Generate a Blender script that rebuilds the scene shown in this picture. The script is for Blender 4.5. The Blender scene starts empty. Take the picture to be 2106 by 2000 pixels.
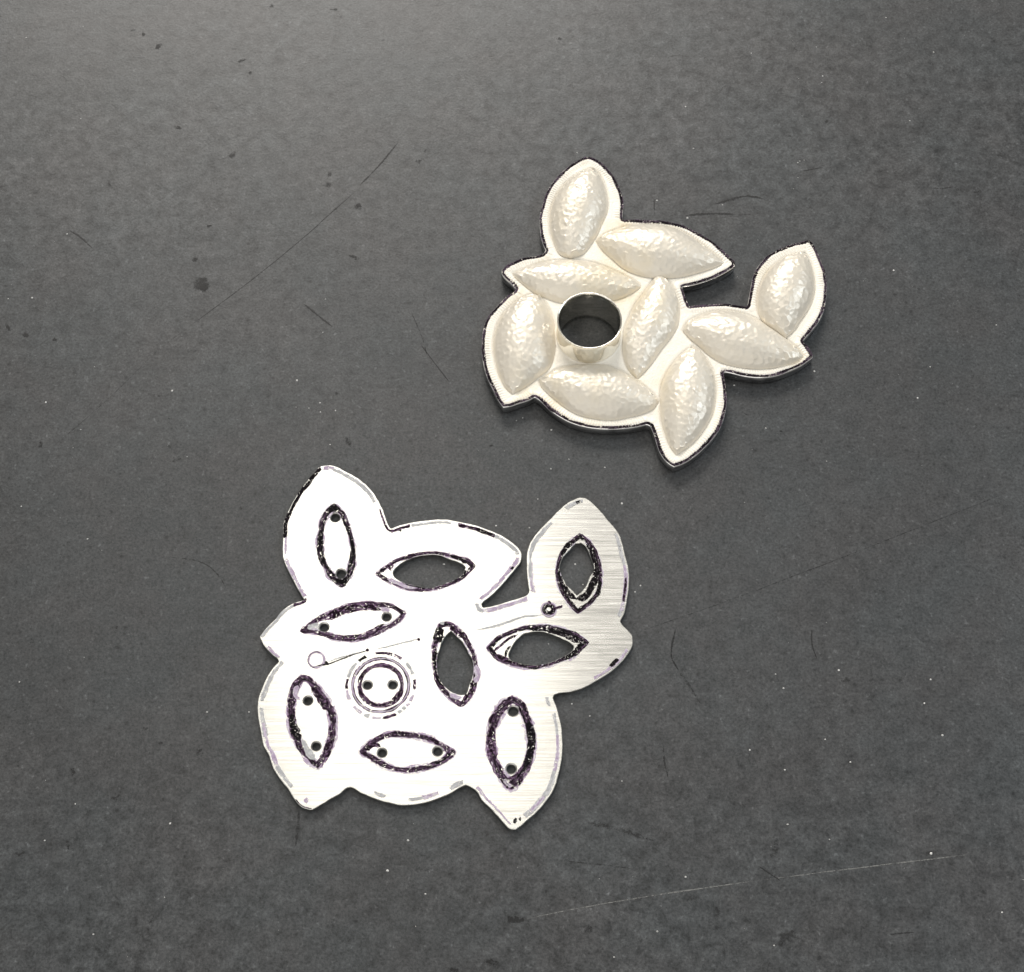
import bpy, math, random
import numpy as np
from mathutils import Vector
from mathutils.geometry import delaunay_2d_cdt

random.seed(7)
rng = np.random.default_rng(7)
S = bpy.context.scene

# ------------------------------------------------------------------ camera
F = 3530.0                       # focal length in photo pixels (2106 wide)
PITCH = math.radians(25.5)       # tilt off straight down
DIST = 0.25                      # metres from lens to the bench
cam_d = bpy.data.cameras.new('camera')
cam_d.sensor_width = 36.0
cam_d.lens = 36.0 * F / 2106.0
cam_d.clip_start = 0.005
cam_d.clip_end = 20.0
cam = bpy.data.objects.new('camera', cam_d)
S.collection.objects.link(cam)
CAM = Vector((0, -DIST * math.sin(PITCH), DIST * math.cos(PITCH)))
cam.location = CAM
cam.rotation_euler = (PITCH, 0, 0)
S.camera = cam

# ------------------------------------------------------------------ world
W = bpy.data.worlds.new('World')
S.world = W
W.use_nodes = True
wn = W.node_tree
bg = wn.nodes['Background']
bg.inputs['Color'].default_value = (1.0, 0.985, 0.95, 1)
bg.inputs['Strength'].default_value = 0.33

# ------------------------------------------------------------------ lamps
def area(name, loc, target, sx, sy, power, col, spread=180):
    l = bpy.data.lights.new(name, 'AREA')
    l.shape = 'RECTANGLE'
    l.size = sx
    l.size_y = sy
    l.energy = power
    l.color = col
    l.spread = math.radians(spread)
    o = bpy.data.objects.new(name, l)
    S.collection.objects.link(o)
    o.location = loc
    o.rotation_euler = (Vector(target) - Vector(loc)).to_track_quat('-Z', 'Y').to_euler()
    return o

area('ceiling_lamp', (-0.086, 0.37, 1.0), (0, 0, 0), 0.225, 0.24, 0.74, (1.0, 0.955, 0.88))
area('back_ceiling_lamp', (-0.22, 1.42, 1.05), (0, 0, 0), 0.85, 0.55, 23.5, (1.0, 0.95, 0.89))
area('front_fill', (-0.35, -0.75, 0.80), (-0.03, -0.03, 0), 1.5, 1.0, 4.8, (1.0, 0.97, 0.93))  # added fill light, brightens the near bench and the flanks facing the camera
area('side_window_lamp', (0.85, 0.18, 0.80), (0, 0, 0), 0.50, 0.42, 3.2, (0.78, 0.89, 1.0))

S.view_settings.view_transform = 'Standard'
S.view_settings.look = 'None'
S.view_settings.exposure = 0.0
S.view_settings.gamma = 1.0
S.view_settings.use_curve_mapping = False
S.cycles.max_bounces = 8
S.cycles.transparent_max_bounces = 16

# ------------------------------------------------------------------ geometry helpers
cP, sP = math.cos(PITCH), math.sin(PITCH)

def w(pts, z=0.0):
    """photo pixels measured off the picture -> metres on a level plane at height z"""
    p = np.atleast_2d(np.asarray(pts, float))
    a = (p[:, 0] - 1053.0) / F
    b = -(p[:, 1] - 1000.0) / F
    dx, dy, dz = a, b * cP + sP, b * sP - cP
    t = (z - CAM.z) / dz
    return np.stack([CAM.x + dx * t, CAM.y + dy * t], 1)

def project(x, y, z):
    v = np.array([x, y, z]) - np.array(CAM)
    u = v[1] * cP + v[2] * sP
    d = v[1] * sP - v[2] * cP
    return 1053 + F * v[0] / d, 1000 - F * u / d

PX = DIST / F * 1.0              # about 0.07 mm

def mesh_obj(name, verts, faces, mats, parent=None, smooth=True, uv=None, mat_idx=None):
    me = bpy.data.meshes.new(name)
    me.from_pydata([tuple(map(float, v)) for v in verts], [], [tuple(map(int, f)) for f in faces])
    for m in (mats if isinstance(mats, (list, tuple)) else [mats]):
        me.materials.append(m)
    if smooth:
        me.polygons.foreach_set('use_smooth', [True] * len(me.polygons))
    if mat_idx is not None:
        me.polygons.foreach_set('material_index', np.asarray(mat_idx, dtype=np.int32))
    if uv is not None:
        lay = me.uv_layers.new(name='UVMap')
        li = np.empty(len(me.loops), dtype=np.int32)
        me.loops.foreach_get('vertex_index', li)
        lay.data.foreach_set('uv', np.asarray(uv, dtype=np.float32)[li].ravel())
    me.update()
    o = bpy.data.objects.new(name, me)
    S.collection.objects.link(o)
    if parent is not None:
        o.parent = parent
    return o

def thing(name, label, cat, group=None):
    o = bpy.data.objects.new(name, None)
    S.collection.objects.link(o)
    o.empty_display_size = 0.01
    o['label'] = label
    o['category'] = cat
    if group:
        o['group'] = group
    return o

def resample(poly, step, closed=True):
    p = np.asarray(poly, float)
    q = np.vstack([p, p[:1]]) if closed else p
    seg = np.linalg.norm(np.diff(q, axis=0), axis=1)
    s = np.concatenate([[0], np.cumsum(seg)])
    n = max(4, int(round(s[-1] / step)))
    t = np.linspace(0, s[-1], n + 1)
    if closed:
        t = t[:-1]
    return np.stack([np.interp(t, s, q[:, 0]), np.interp(t, s, q[:, 1])], 1)

def catmull(pts, closed=True, sub=6, sharp=42):
    """smooth curve through points; corners sharper than `sharp` degrees stay corners"""
    p = np.asarray(pts, float)
    n = len(p)
    tan = np.zeros_like(p)
    tin = np.zeros_like(p)
    for i in range(n):
        if not closed and i in (0, n - 1):
            tan[i] = tin[i] = (p[1] - p[0]) if i == 0 else (p[-1] - p[-2])
            continue
        a, b, c = p[i - 1], p[i], p[(i + 1) % n]
        d1, d2 = b - a, c - b
        l1, l2 = np.linalg.norm(d1), np.linalg.norm(d2)
        ang = math.degrees(math.acos(max(-1, min(1, float(d1 @ d2) / (l1 * l2 + 1e-12)))))
        if ang > sharp:
            tin[i], tan[i] = d1 / l1, d2 / l2
        else:
            t = d1 / l1 + d2 / l2
            t /= np.linalg.norm(t) + 1e-12
            tin[i] = tan[i] = t
    out = []
    for i in range(n if closed else n - 1):
        a, b = p[i], p[(i + 1) % n]
        L = np.linalg.norm(b - a)
        m0, m1 = tan[i] / (np.linalg.norm(tan[i]) + 1e-12) * L, tin[(i + 1) % n] / (np.linalg.norm(tin[(i + 1) % n]) + 1e-12) * L
        for k in range(sub):
            t = k / sub
            out.append((2*t**3 - 3*t**2 + 1) * a + (t**3 - 2*t**2 + t) * m0 + (-2*t**3 + 3*t**2) * b + (t**3 - t**2) * m1)
    if not closed:
        out.append(p[-1])
    return np.array(out)

def area2(p):
    return 0.5 * np.sum(p[:, 0] * np.roll(p[:, 1], -1) - np.roll(p[:, 0], -1) * p[:, 1])

def offset(p, d):
    """move a closed loop inwards (d > 0) along its vertex normals"""
    sgn = 1 if area2(p) > 0 else -1
    e = np.roll(p, -1, 0) - np.roll(p, 1, 0)
    e /= np.linalg.norm(e, axis=1)[:, None] + 1e-12
    n = np.stack([-e[:, 1], e[:, 0]], 1) * sgn
    return p + n * d

def inside(pts, poly):
    x, y = pts[:, 0], pts[:, 1]
    r = np.zeros(len(pts), bool)
    for a, b in zip(poly, np.roll(poly, -1, 0)):
        c = (a[1] > y) != (b[1] > y)
        if c.any():
            xi = (b[0] - a[0]) * (y - a[1]) / (b[1] - a[1] + 1e-30) + a[0]
            r ^= c & (x < xi)
    return r

def dist_poly(pts, poly):
    """distance to a closed loop and arc length of the nearest point"""
    a = poly
    b = np.roll(poly, -1, 0)
    ab = b - a
    L2 = (ab ** 2).sum(1) + 1e-30
    L = np.sqrt(L2)
    s0 = np.concatenate([[0], np.cumsum(L)])[:-1]
    D = np.empty(len(pts))
    U = np.empty(len(pts))
    for i in range(0, len(pts), 4000):
        p = pts[i:i + 4000]
        t = ((p[:, None, 0] - a[None, :, 0]) * ab[None, :, 0] + (p[:, None, 1] - a[None, :, 1]) * ab[None, :, 1]) / L2[None]
        t = np.clip(t, 0, 1)
        dx = p[:, None, 0] - (a[None, :, 0] + t * ab[None, :, 0])
        dy = p[:, None, 1] - (a[None, :, 1] + t * ab[None, :, 1])
        d = dx * dx + dy * dy
        k = d.argmin(1)
        r = np.arange(len(p))
        D[i:i + 4000] = np.sqrt(d[r, k])
        U[i:i + 4000] = s0[k] + t[r, k] * L[k]
    return D, U

def triangulate(outer, holes, extra=None):
    """constrained triangulation (in mm) of a loop with holes and extra inner points"""
    vs, es = [], []
    for lp in [outer] + holes:
        n0 = len(vs)
        vs += [tuple(v) for v in lp]
        es += [(n0 + i, n0 + (i + 1) % len(lp)) for i in range(len(lp))]
    if extra is not None:
        vs += [tuple(v) for v in extra]
    out = delaunay_2d_cdt([Vector((v[0] * 1000, v[1] * 1000)) for v in vs], es, [], 0, 1e-6)
    co = np.array([(v.x, v.y) for v in out[0]]) / 1000
    tris = np.array([f for f in out[2] if len(f) == 3])
    c = co[tris].mean(1)
    ok = inside(c, outer)
    for h in holes:
        ok &= ~inside(c, h)
    tris = tris[ok]
    A = co[tris]
    ar = (A[:, 1, 0]-A[:, 0, 0])*(A[:, 2, 1]-A[:, 0, 1]) - (A[:, 1, 1]-A[:, 0, 1])*(A[:, 2, 0]-A[:, 0, 0])
    tris[ar < 0] = tris[ar < 0][:, ::-1]
    return co, tris

def smooth_noise(n, step, amp, closed=False):
    k = max(4, int(n / step))
    v = rng.uniform(-1, 1, k)
    if closed:
        v = np.concatenate([v, v[:1]])
    x = np.linspace(0, len(v) - 1, n)
    i = np.clip(x.astype(int), 0, len(v) - 2)
    t = x - i
    t = t * t * (3 - 2 * t)
    return amp * (v[i] * (1 - t) + v[i + 1] * t)

# ------------------------------------------------------------------ materials
def new_mat(name):
    m = bpy.data.materials.new(name)
    m.use_nodes = True
    nt = m.node_tree
    return m, nt, nt.nodes['Principled BSDF'], nt.nodes['Material Output']

class N:
    def __init__(s, nt): s.nt = nt
    def node(s, t, **kw):
        n = s.nt.nodes.new(t)
        for k, v in kw.items():
            if k.startswith('i_'):
                n.inputs[k[2:].replace('_', ' ')].default_value = v
            else:
                setattr(n, k, v)
        return n
    def link(s, a, b): s.nt.links.new(a, b)
    def noise(s, vec, scale, detail=2, rough=0.5, dist=0.0):
        n = s.node('ShaderNodeTexNoise')
        n.inputs['Scale'].default_value = scale
        n.inputs['Detail'].default_value = detail
        n.inputs['Roughness'].default_value = rough
        n.inputs['Distortion'].default_value = dist
        s.link(vec, n.inputs['Vector'])
        return n.outputs['Fac']
    def mapr(s, v, a, b, c, d, smooth=False):
        n = s.node('ShaderNodeMapRange')
        if smooth:
            n.interpolation_type = 'SMOOTHSTEP'
        for i, x in enumerate((a, b, c, d)):
            n.inputs[i + 1].default_value = x
        s.link(v, n.inputs[0])
        return n.outputs[0]
    def mul(s, a, b, op='MULTIPLY'):
        n = s.node('ShaderNodeMath', operation=op)
        for i, x in enumerate((a, b)):
            if isinstance(x, (int, float)):
                n.inputs[i].default_value = x
            else:
                s.link(x, n.inputs[i])
        return n.outputs[0]
    def mix(s, f, a, b):
        n = s.node('ShaderNodeMix', data_type='RGBA')
        if isinstance(f, (int, float)):
            n.inputs[0].default_value = f
        else:
            s.link(f, n.inputs[0])
        for i, x in ((6, a), (7, b)):
            if isinstance(x, tuple):
                n.inputs[i].default_value = (*x, 1)
            else:
                s.link(x, n.inputs[i])
        return n.outputs[2]
    def mapping(s, vec, scale, rot=(0, 0, 0)):
        n = s.node('ShaderNodeMapping')
        n.inputs['Scale'].default_value = scale
        n.inputs['Rotation'].default_value = rot
        s.link(vec, n.inputs['Vector'])
        return n.outputs[0]
    def bump(s, h, strength, dist):
        n = s.node('ShaderNodeBump')
        n.inputs['Strength'].default_value = strength
        n.inputs['Distance'].default_value = dist
        s.link(h, n.inputs['Height'])
        return n.outputs[0]

def bench_material():
    m, nt, b, out = new_mat('charcoal_bench')
    n = N(nt)
    co = n.node('ShaderNodeTexCoord').outputs['Object']
    big = n.noise(co, 18, 3, 0.55)
    mid = n.noise(co, 75, 5, 0.62, 0.4)
    mot = n.noise(co, 430, 6, 0.78, 0.3)
    grain = n.noise(co, 2600, 2, 0.7)
    tint = n.noise(co, 60, 3, 0.6)
    base = n.mix(n.mapr(tint, .38, .62, 0, 1), (0.0560, 0.0600, 0.0620), (0.0595, 0.0602, 0.0612))
    v = n.mul(n.mapr(big, .3, .7, .92, 1.08), n.mapr(mid, .25, .75, .91, 1.09))
    sp = n.node('ShaderNodeSeparateXYZ')
    n.link(co, sp.inputs[0])
    wearpos = n.node('ShaderNodeMath', operation='ABSOLUTE')
    n.link(sp.outputs[1], wearpos.inputs[0])
    worn = n.mapr(wearpos.outputs[0], .018, .070, .30, 1.0, True)
    lively = n.mul(n.mapr(n.noise(co, 14, 2, 0.5), .36, .62, .65, 1.3, True), worn)
    mo = n.mul(n.mapr(mot, .25, .75, -.5, .5), lively)
    v = n.mul(v, n.mul(n.mul(mo, 1.25), 1.0, 'ADD'))
    v = n.mul(v, n.mapr(grain, .2, .8, .38, 1.62))
    fleck = n.mapr(n.noise(co, 1300, 2, 0.6), .60, .70, 1.0, 0.45)
    v = n.mul(v, fleck)
    pale = n.mapr(n.noise(n.mapping(co, (1, 1, 1), (0, 0, 1)), 1100, 2, 0.6), .62, .74, 1.0, 1.7)
    v = n.mul(v, pale)
    mixn = n.node('ShaderNodeVectorMath', operation='SCALE')
    n.link(base, mixn.inputs[0])
    n.link(v, mixn.inputs['Scale'])
    n.link(mixn.outputs[0], b.inputs['Base Color'])
    r = n.mapr(mot, .25, .75, .33, .43)
    n.link(r, b.inputs['Roughness'])
    n.link(n.mapr(mot, .25, .75, .30, .46), b.inputs['Specular IOR Level'])
    h = n.mul(n.mul(mot, 0.7), n.mul(grain, 0.35), 'ADD')
    n.link(n.bump(h, 0.35, 0.00012), b.inputs['Normal'])
    return m

def satin_silver(name, col, metallic=0.35, rough=0.36, warm=0.25, bump_scale=3500, bump_amt=0.25, patch=True):
    m, nt, b, out = new_mat(name)
    n = N(nt)
    co = n.node('ShaderNodeTexCoord').outputs['Object']
    t = n.noise(co, 95, 3, .6)
    stain = n.mapr(t, .50, .68, 0, warm)
    c = n.mix(stain, col, (0.86, 0.72, 0.45))
    c = n.mix(n.mapr(n.noise(co, 420, 3, .6), .35, .75, 0, .22), c, (0.70, 0.69, 0.66))
    n.link(c, b.inputs['Base Color'])
    b.inputs['Metallic'].default_value = metallic
    n.link(n.mapr(n.noise(co, 600, 2, .5), .3, .7, rough * .85, rough * 1.2), b.inputs['Roughness'])
    n.link(n.bump(n.noise(co, bump_scale, 2, .6), bump_amt, 0.00006), b.inputs['Normal'])
    return m

def polished_silver(name, col=(0.86, 0.85, 0.82), rough=0.12, dark_patch=0):
    m, nt, b, out = new_mat(name)
    n = N(nt)
    co = n.node('ShaderNodeTexCoord').outputs['Object']
    if dark_patch:
        t = n.noise(n.mapping(co, (1, 1, 2.5)), 240, 4, .65, .8)
        n.link(n.mix(n.mapr(t, .40, .62, 0, dark_patch, True), col, (0.03, 0.025, 0.03)), b.inputs['Base Color'])  # dark patches put into the colour; on the pendant wall they mimic reflections
    else:
        b.inputs['Base Color'].default_value = (*col, 1)
    b.inputs['Metallic'].default_value = 1
    n.link(n.mapr(n.noise(co, 500, 3, .6), .3, .7, rough * .7, rough * 1.5), b.inputs['Roughness'])
    n.link(n.bump(n.noise(co, 300, 2, .5), 0.5, 0.0002), b.inputs['Normal'])
    return m

def brushed_silver():
    m, nt, b, out = new_mat('brushed_silver')
    n = N(nt)
    tc = n.node('ShaderNodeTexCoord')
    rot = (0, 0, math.radians(5))
    co = n.mapping(tc.outputs['Object'], (60, 3900, 1), rot)
    co2 = n.mapping(tc.outputs['Object'], (240, 11000, 1), rot)
    a = n.noise(co, 1.0, 4, .65)
    a2 = n.noise(co2, 1.0, 3, .6)
    st = n.mul(n.mul(a, .6), n.mul(a2, .4), 'ADD')
    c = n.mix(n.mapr(st, .38, .64, 0, 1), (0.50, 0.495, 0.465), (0.78, 0.775, 0.735))
    scr = n.mapr(n.noise(n.mapping(tc.outputs['Object'], (45, 4200, 1), (0, 0, math.radians(6))), 1.0, 2, .5), .69, .75, 0, .5)
    c = n.mix(scr, c, (0.30, 0.29, 0.27))
    n.link(c, b.inputs['Base Color'])
    b.inputs['Metallic'].default_value = 0.88
    b.inputs['Anisotropic'].default_value = 0.92
    b.inputs['Anisotropic Rotation'].default_value = 0.25
    n.link(n.mapr(st, .35, .65, .20, .28), b.inputs['Roughness'])
    tg = n.node('ShaderNodeTangent', direction_type='UV_MAP')
    n.link(tg.outputs[0], b.inputs['Tangent'])
    n.link(n.bump(st, 0.06, 0.00002), b.inputs['Normal'])
    return m

def ink(name, dark, fringe, density=0.5, fringe_amt=0.5, stretch=1.0, nk=0.375):
    """marker ink: solid where it pooled, scratchy and lilac where it is thin"""
    m, nt, b, out = new_mat(name)
    n = N(nt)
    uvn = n.node('ShaderNodeUVMap')
    uvn.uv_map = 'UVMap'
    uv = uvn.outputs[0]
    sep = n.node('ShaderNodeSeparateXYZ')
    n.link(uv, sep.inputs[0])
    u, v = sep.outputs[0], sep.outputs[1]
    q = n.mul(v, -0.5, 'ADD')
    q2 = n.mul(n.mul(q, q), 4.0)
    edge = n.mul(q2, q2)
    streak = n.noise(n.mapping(uv, (1.6 * stretch, 5.0, 1)), 1.0, 4, .72, .8)
    patch = n.noise(n.mapping(uv, (0.45 * stretch, .8, 1)), 1.0, 3, .6)
    fine = n.noise(n.node('ShaderNodeTexCoord').outputs['Object'], 3200, 2, .7)
    d = n.mul(n.mul(streak, 1.0), n.mul(patch, fringe_amt), 'ADD')
    d = n.mul(d, n.mul(fine, 0.55), 'ADD')
    d = n.mul(d, n.mul(edge, -0.20), 'ADD')
    mean = 0.5 * (1.0 + fringe_amt + 0.55)
    thr = mean - (density - 0.5) * 0.62
    alpha = n.mapr(d, thr - .04, thr + .02, 0, 1, True)
    nick = n.noise(n.mapping(n.node('ShaderNodeTexCoord').outputs['Object'], (1, 1, 0)), 2300, 3, .8, 1.2)
    alpha = n.mul(alpha, n.mapr(nick, nk, nk + .05, 0, 1, True))
    thick = n.mapr(d, thr, thr + .06 + .10 * max(0.0, fringe_amt - .5) * 4, 0, 1, True)
    c = n.mix(thick, fringe, dark)
    n.link(c, b.inputs['Base Color'])
    b.inputs['Roughness'].default_value = 0.75
    b.inputs['Specular IOR Level'].default_value = 0.08
    n.link(alpha, b.inputs['Alpha'])
    return m

def mark_material(name, col, density):
    m, nt, b, out = new_mat(name)
    n = N(nt)
    uvn = n.node('ShaderNodeUVMap')
    uvn.uv_map = 'UVMap'
    sep = n.node('ShaderNodeSeparateXYZ')
    n.link(uvn.outputs[0], sep.inputs[0])
    v = n.mul(sep.outputs[1], -0.5, 'ADD')
    edge = n.mul(n.mul(v, v), 4.0)
    co = n.node('ShaderNodeTexCoord').outputs['Object']
    d = n.mul(n.mul(n.noise(co, 1700, 4, .8), 1.3), n.mul(n.noise(co, 350, 3, .6), .6), 'ADD')
    d = n.mul(d, n.mul(edge, -0.35), 'ADD')
    thr = 0.88 - (density - .5) * .5
    n.link(n.mapr(d, thr - .12, thr + .22, 0, min(1, .55 + density * .4), True), b.inputs['Alpha'])
    b.inputs['Base Color'].default_value = (*col, 1)
    b.inputs['Roughness'].default_value = 0.6
    return m

M_bench = bench_material()
M_leaf = satin_silver('pearly_satin_silver', (0.79, 0.73, 0.62), 0.24, 0.36, 0.38, 3500, 0.06)
M_border = satin_silver('frosted_silver', (0.95, 0.90, 0.795), 0.08, 0.50, 0.6, 2200, 0.5)
M_edge = polished_silver('polished_silver_edge', (0.93, 0.92, 0.90), 0.10, 0)
M_wall = polished_silver('dark_reflection_wall', (0.62, 0.61, 0.60), 0.14, 0.55)  # darker colour and patches paint in the wall's dark, broken reflections
M_tube = polished_silver('polished_silver_tube', (0.97, 0.94, 0.86), 0.07)
M_plate = brushed_silver()
M_plate_edge = polished_silver('sawn_silver_edge', (0.62, 0.61, 0.58), 0.30, 0.5)
M_ink = ink('black_marker_ink', (0.004, 0.003, 0.004), (0.07, 0.05, 0.07), 0.78, 0.5)
M_ink_plum = ink('plum_marker_ink', (0.009, 0.003, 0.008), (0.30, 0.18, 0.31), 0.78, 0.7)
M_ink_lilac = ink('lilac_marker_ink', (0.42, 0.33, 0.45), (0.72, 0.67, 0.74), 0.76, 0.9)
M_ink_grey = ink('grey_worn_ink', (0.42, 0.42, 0.43), (0.68, 0.68, 0.68), 0.78, 0.9)
M_ink_band = ink('black_edge_ink', (0.006, 0.004, 0.006), (0.14, 0.10, 0.14), 0.82, 0.9, 0.7, 0.40)
M_dark_mark = mark_material('dark_scuff', (0.010, 0.010, 0.010), 0.70)
M_faint_mark = mark_material('faint_scuff', (0.020, 0.020, 0.020), 0.50)
M_line_mark = mark_material('fine_dark_scratch', (0.015, 0.015, 0.015), 0.80)
M_white_mark = mark_material('pale_scratch', (0.22, 0.22, 0.21), 0.60)

# ------------------------------------------------------------------ bench top
def build_bench():
    half, th, bev = 0.6, 0.03, 0.002
    vs, fs = [], []
    for (h, z) in ((half - bev, 0.0), (half, -bev), (half, -th + bev), (half - bev, -th)):
        for sx, sy in ((-1, -1), (1, -1), (1, 1), (-1, 1)):
            vs.append((sx * h, sy * h, z))
    fs.append((0, 1, 2, 3))
    for k in range(3):
        for i in range(4):
            a, b2 = k * 4 + i, k * 4 + (i + 1) % 4
            fs.append((a, a + 4, b2 + 4, b2))
    fs.append((15, 14, 13, 12))
    o = mesh_obj('bench_top', vs, fs, M_bench, smooth=False)
    o['kind'] = 'structure'
    return o
bench = build_bench()

# ------------------------------------------------------------------ strips (ink strokes, scratches)
CLIP = {'on': False, 'outline': None, 'holes': []}
def strip(name, pts, width, z, mat, parent, closed=False, wob=0.0, wvar=0.25, taper=False, step=1.6 * PX):
    """a thin painted line: pts in metres, width in metres"""
    p = resample(pts, step, closed)
    n = len(p)
    if wob:
        e = (np.roll(p, -1, 0) - np.roll(p, 1, 0))
        e /= np.linalg.norm(e, axis=1)[:, None] + 1e-12
        nn = np.stack([-e[:, 1], e[:, 0]], 1)
        p = p + nn * smooth_noise(n, 9, wob, closed)[:, None]
    if closed:
        e = np.roll(p, -1, 0) - np.roll(p, 1, 0)
    else:
        e = np.gradient(p, axis=0)
    e /= np.linalg.norm(e, axis=1)[:, None] + 1e-12
    nn = np.stack([-e[:, 1], e[:, 0]], 1)
    ww = width * (1 + smooth_noise(n, 12, wvar, closed))
    if taper and not closed:
        t = np.linspace(0, 1, n)
        ww = ww * np.clip(np.minimum(t, 1 - t) * 8, 0.15, 1)
    s = np.concatenate([[0], np.cumsum(np.linalg.norm(np.diff(p, axis=0), axis=1))]) * 1000
    s = s + rng.uniform(0, 60)
    vs, uv = [], []
    for i in range(n):
        for k in (-0.5, -0.25, 0, 0.25, 0.5):
            q = p[i] + nn[i] * ww[i] * k
            vs.append((q[0], q[1], z))
            uv.append((s[i], k + 0.5))
    if closed:
        for k in range(5):
            vs.append(vs[k])
            uv.append((s[-1] + (s[-1] - s[-2]), uv[k][1]))
    m = n if closed else n - 1
    fs = []
    for i in range(m):
        for k in range(4):
            a = i * 5 + k
            fs.append((a, a + 5, a + 6, a + 1)[::-1])
    if CLIP['on']:
        V = np.array(vs)[:, :2]
        C = V[np.array(fs)].mean(1)
        ok = inside(C, CLIP['outline'])
        for h in CLIP['holes']:
            if np.min(np.abs(C - h.mean(0)).max(1)) < 0.009:
                ok &= ~inside(C, h)
        fs = [f for f, k in zip(fs, ok) if k]
    return mesh_obj(name, vs, fs, mat, parent, smooth=False, uv=uv)

def blob(name, c, rx, ry, ang, z, mat, parent, n=18):
    """an irregular flat smudge"""
    cc = w([c])[0]
    ca, sa = math.cos(ang), math.sin(ang)
    vs, uv = [(cc[0], cc[1], z)], [(0, .5)]
    rr = 1 + smooth_noise(n, 2, .32, True)
    for i in range(n):
        t = 2 * math.pi * i / n
        x, y = rx * PX * rr[i] * math.cos(t), ry * PX * rr[i] * math.sin(t)
        vs.append((cc[0] + x * ca - y * sa, cc[1] + x * sa + y * ca, z))
        uv.append((0, 1.0))
    fs = [(0, 1 + i, 1 + (i + 1) % n) for i in range(n)]
    return mesh_obj(name, vs, fs, mat, parent, smooth=False, uv=uv)

# marks worn into the bench: scratches and pits at their places
SCR = [
    ([(819, 293), (780, 340), (741, 381)], 4.0, M_line_mark),
    ([(864, 707), (890, 742), (925, 787)], 2.2, M_line_mark),
    ([(741, 385), (677, 442), (634, 481), (567, 537), (485, 601), (395, 668)], 2.0, M_line_mark),
    ([(395, 668), (328, 719), (231, 813), (168, 869), (112, 917)], 1.5, M_faint_mark),
    ([(142, 474), (165, 488), (190, 511)], 3.4, M_line_mark),
    ([(625, 626), (655, 650), (684, 673)], 3.6, M_line_mark),
    ([(1410, 444), (1440, 441), (1475, 440), (1510, 441)], 6.0, M_dark_mark),
    ([(1520, 442), (1545, 441)], 5.0, M_faint_mark),
    ([(1470, 420), (1500, 412), (1535, 404), (1570, 409)], 6.0, M_dark_mark),
    ([(1651, 352), (1692, 345)], 3.0, M_line_mark),
    ([(1912, 387), (1940, 388), (1961, 384)], 4.0, M_faint_mark),
    ([(1345, 405), (1347, 446)], 3.5, M_faint_mark),
    ([(343, 1145), (421, 1160), (450, 1185), (466, 1212)], 2.4, M_faint_mark),
    ([(1389, 1295), (1381, 1350), (1396, 1380)], 4.0, M_dark_mark),
    ([(1396, 1380), (1414, 1406), (1428, 1428), (1442, 1448)], 9.0, M_faint_mark),
    ([(1669, 1295), (1671, 1330), (1680, 1356)], 2.6, M_line_mark),
    ([(1364, 1530), (1367, 1570), (1375, 1602)], 3.6, M_faint_mark),
    ([(1207, 1692), (1270, 1705), (1347, 1731)], 12.0, M_faint_mark),
    ([(1146, 1770), (1202, 1775), (1302, 1787)], 3.5, M_faint_mark),
    ([(1300, 1305), (1500, 1235), (1750, 1140), (2106, 1000)], 2.2, M_faint_mark),
    ([(1078, 1891), (1092, 1888), (1235, 1860), (1392, 1835), (1560, 1811)], 2.9, M_white_mark),
    ([(1560, 1811), (1728, 1790), (1851, 1775), (2008, 1756)], 2.2, M_white_mark),
    ([(615, 1668), (613, 1700), (608, 1740)], 6.0, M_faint_mark),
    ([(1560, 1782), (1605, 1812)], 2.4, M_line_mark),
    ([(1830, 1922), (1880, 1918)], 2.4, M_line_mark),
    ([(845, 640), (870, 700), (880, 740)], 2.0, M_faint_mark),
]
for k, (pts, wd, mt) in enumerate(SCR):
    strip('scratch', catmull(w(pts), False, 6, 60), wd * 1.25 * PX, 0.00002 + 0.000002 * (k % 4), mt, bench, wob=0.35 * PX, taper=True, step=4 * PX)

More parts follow.
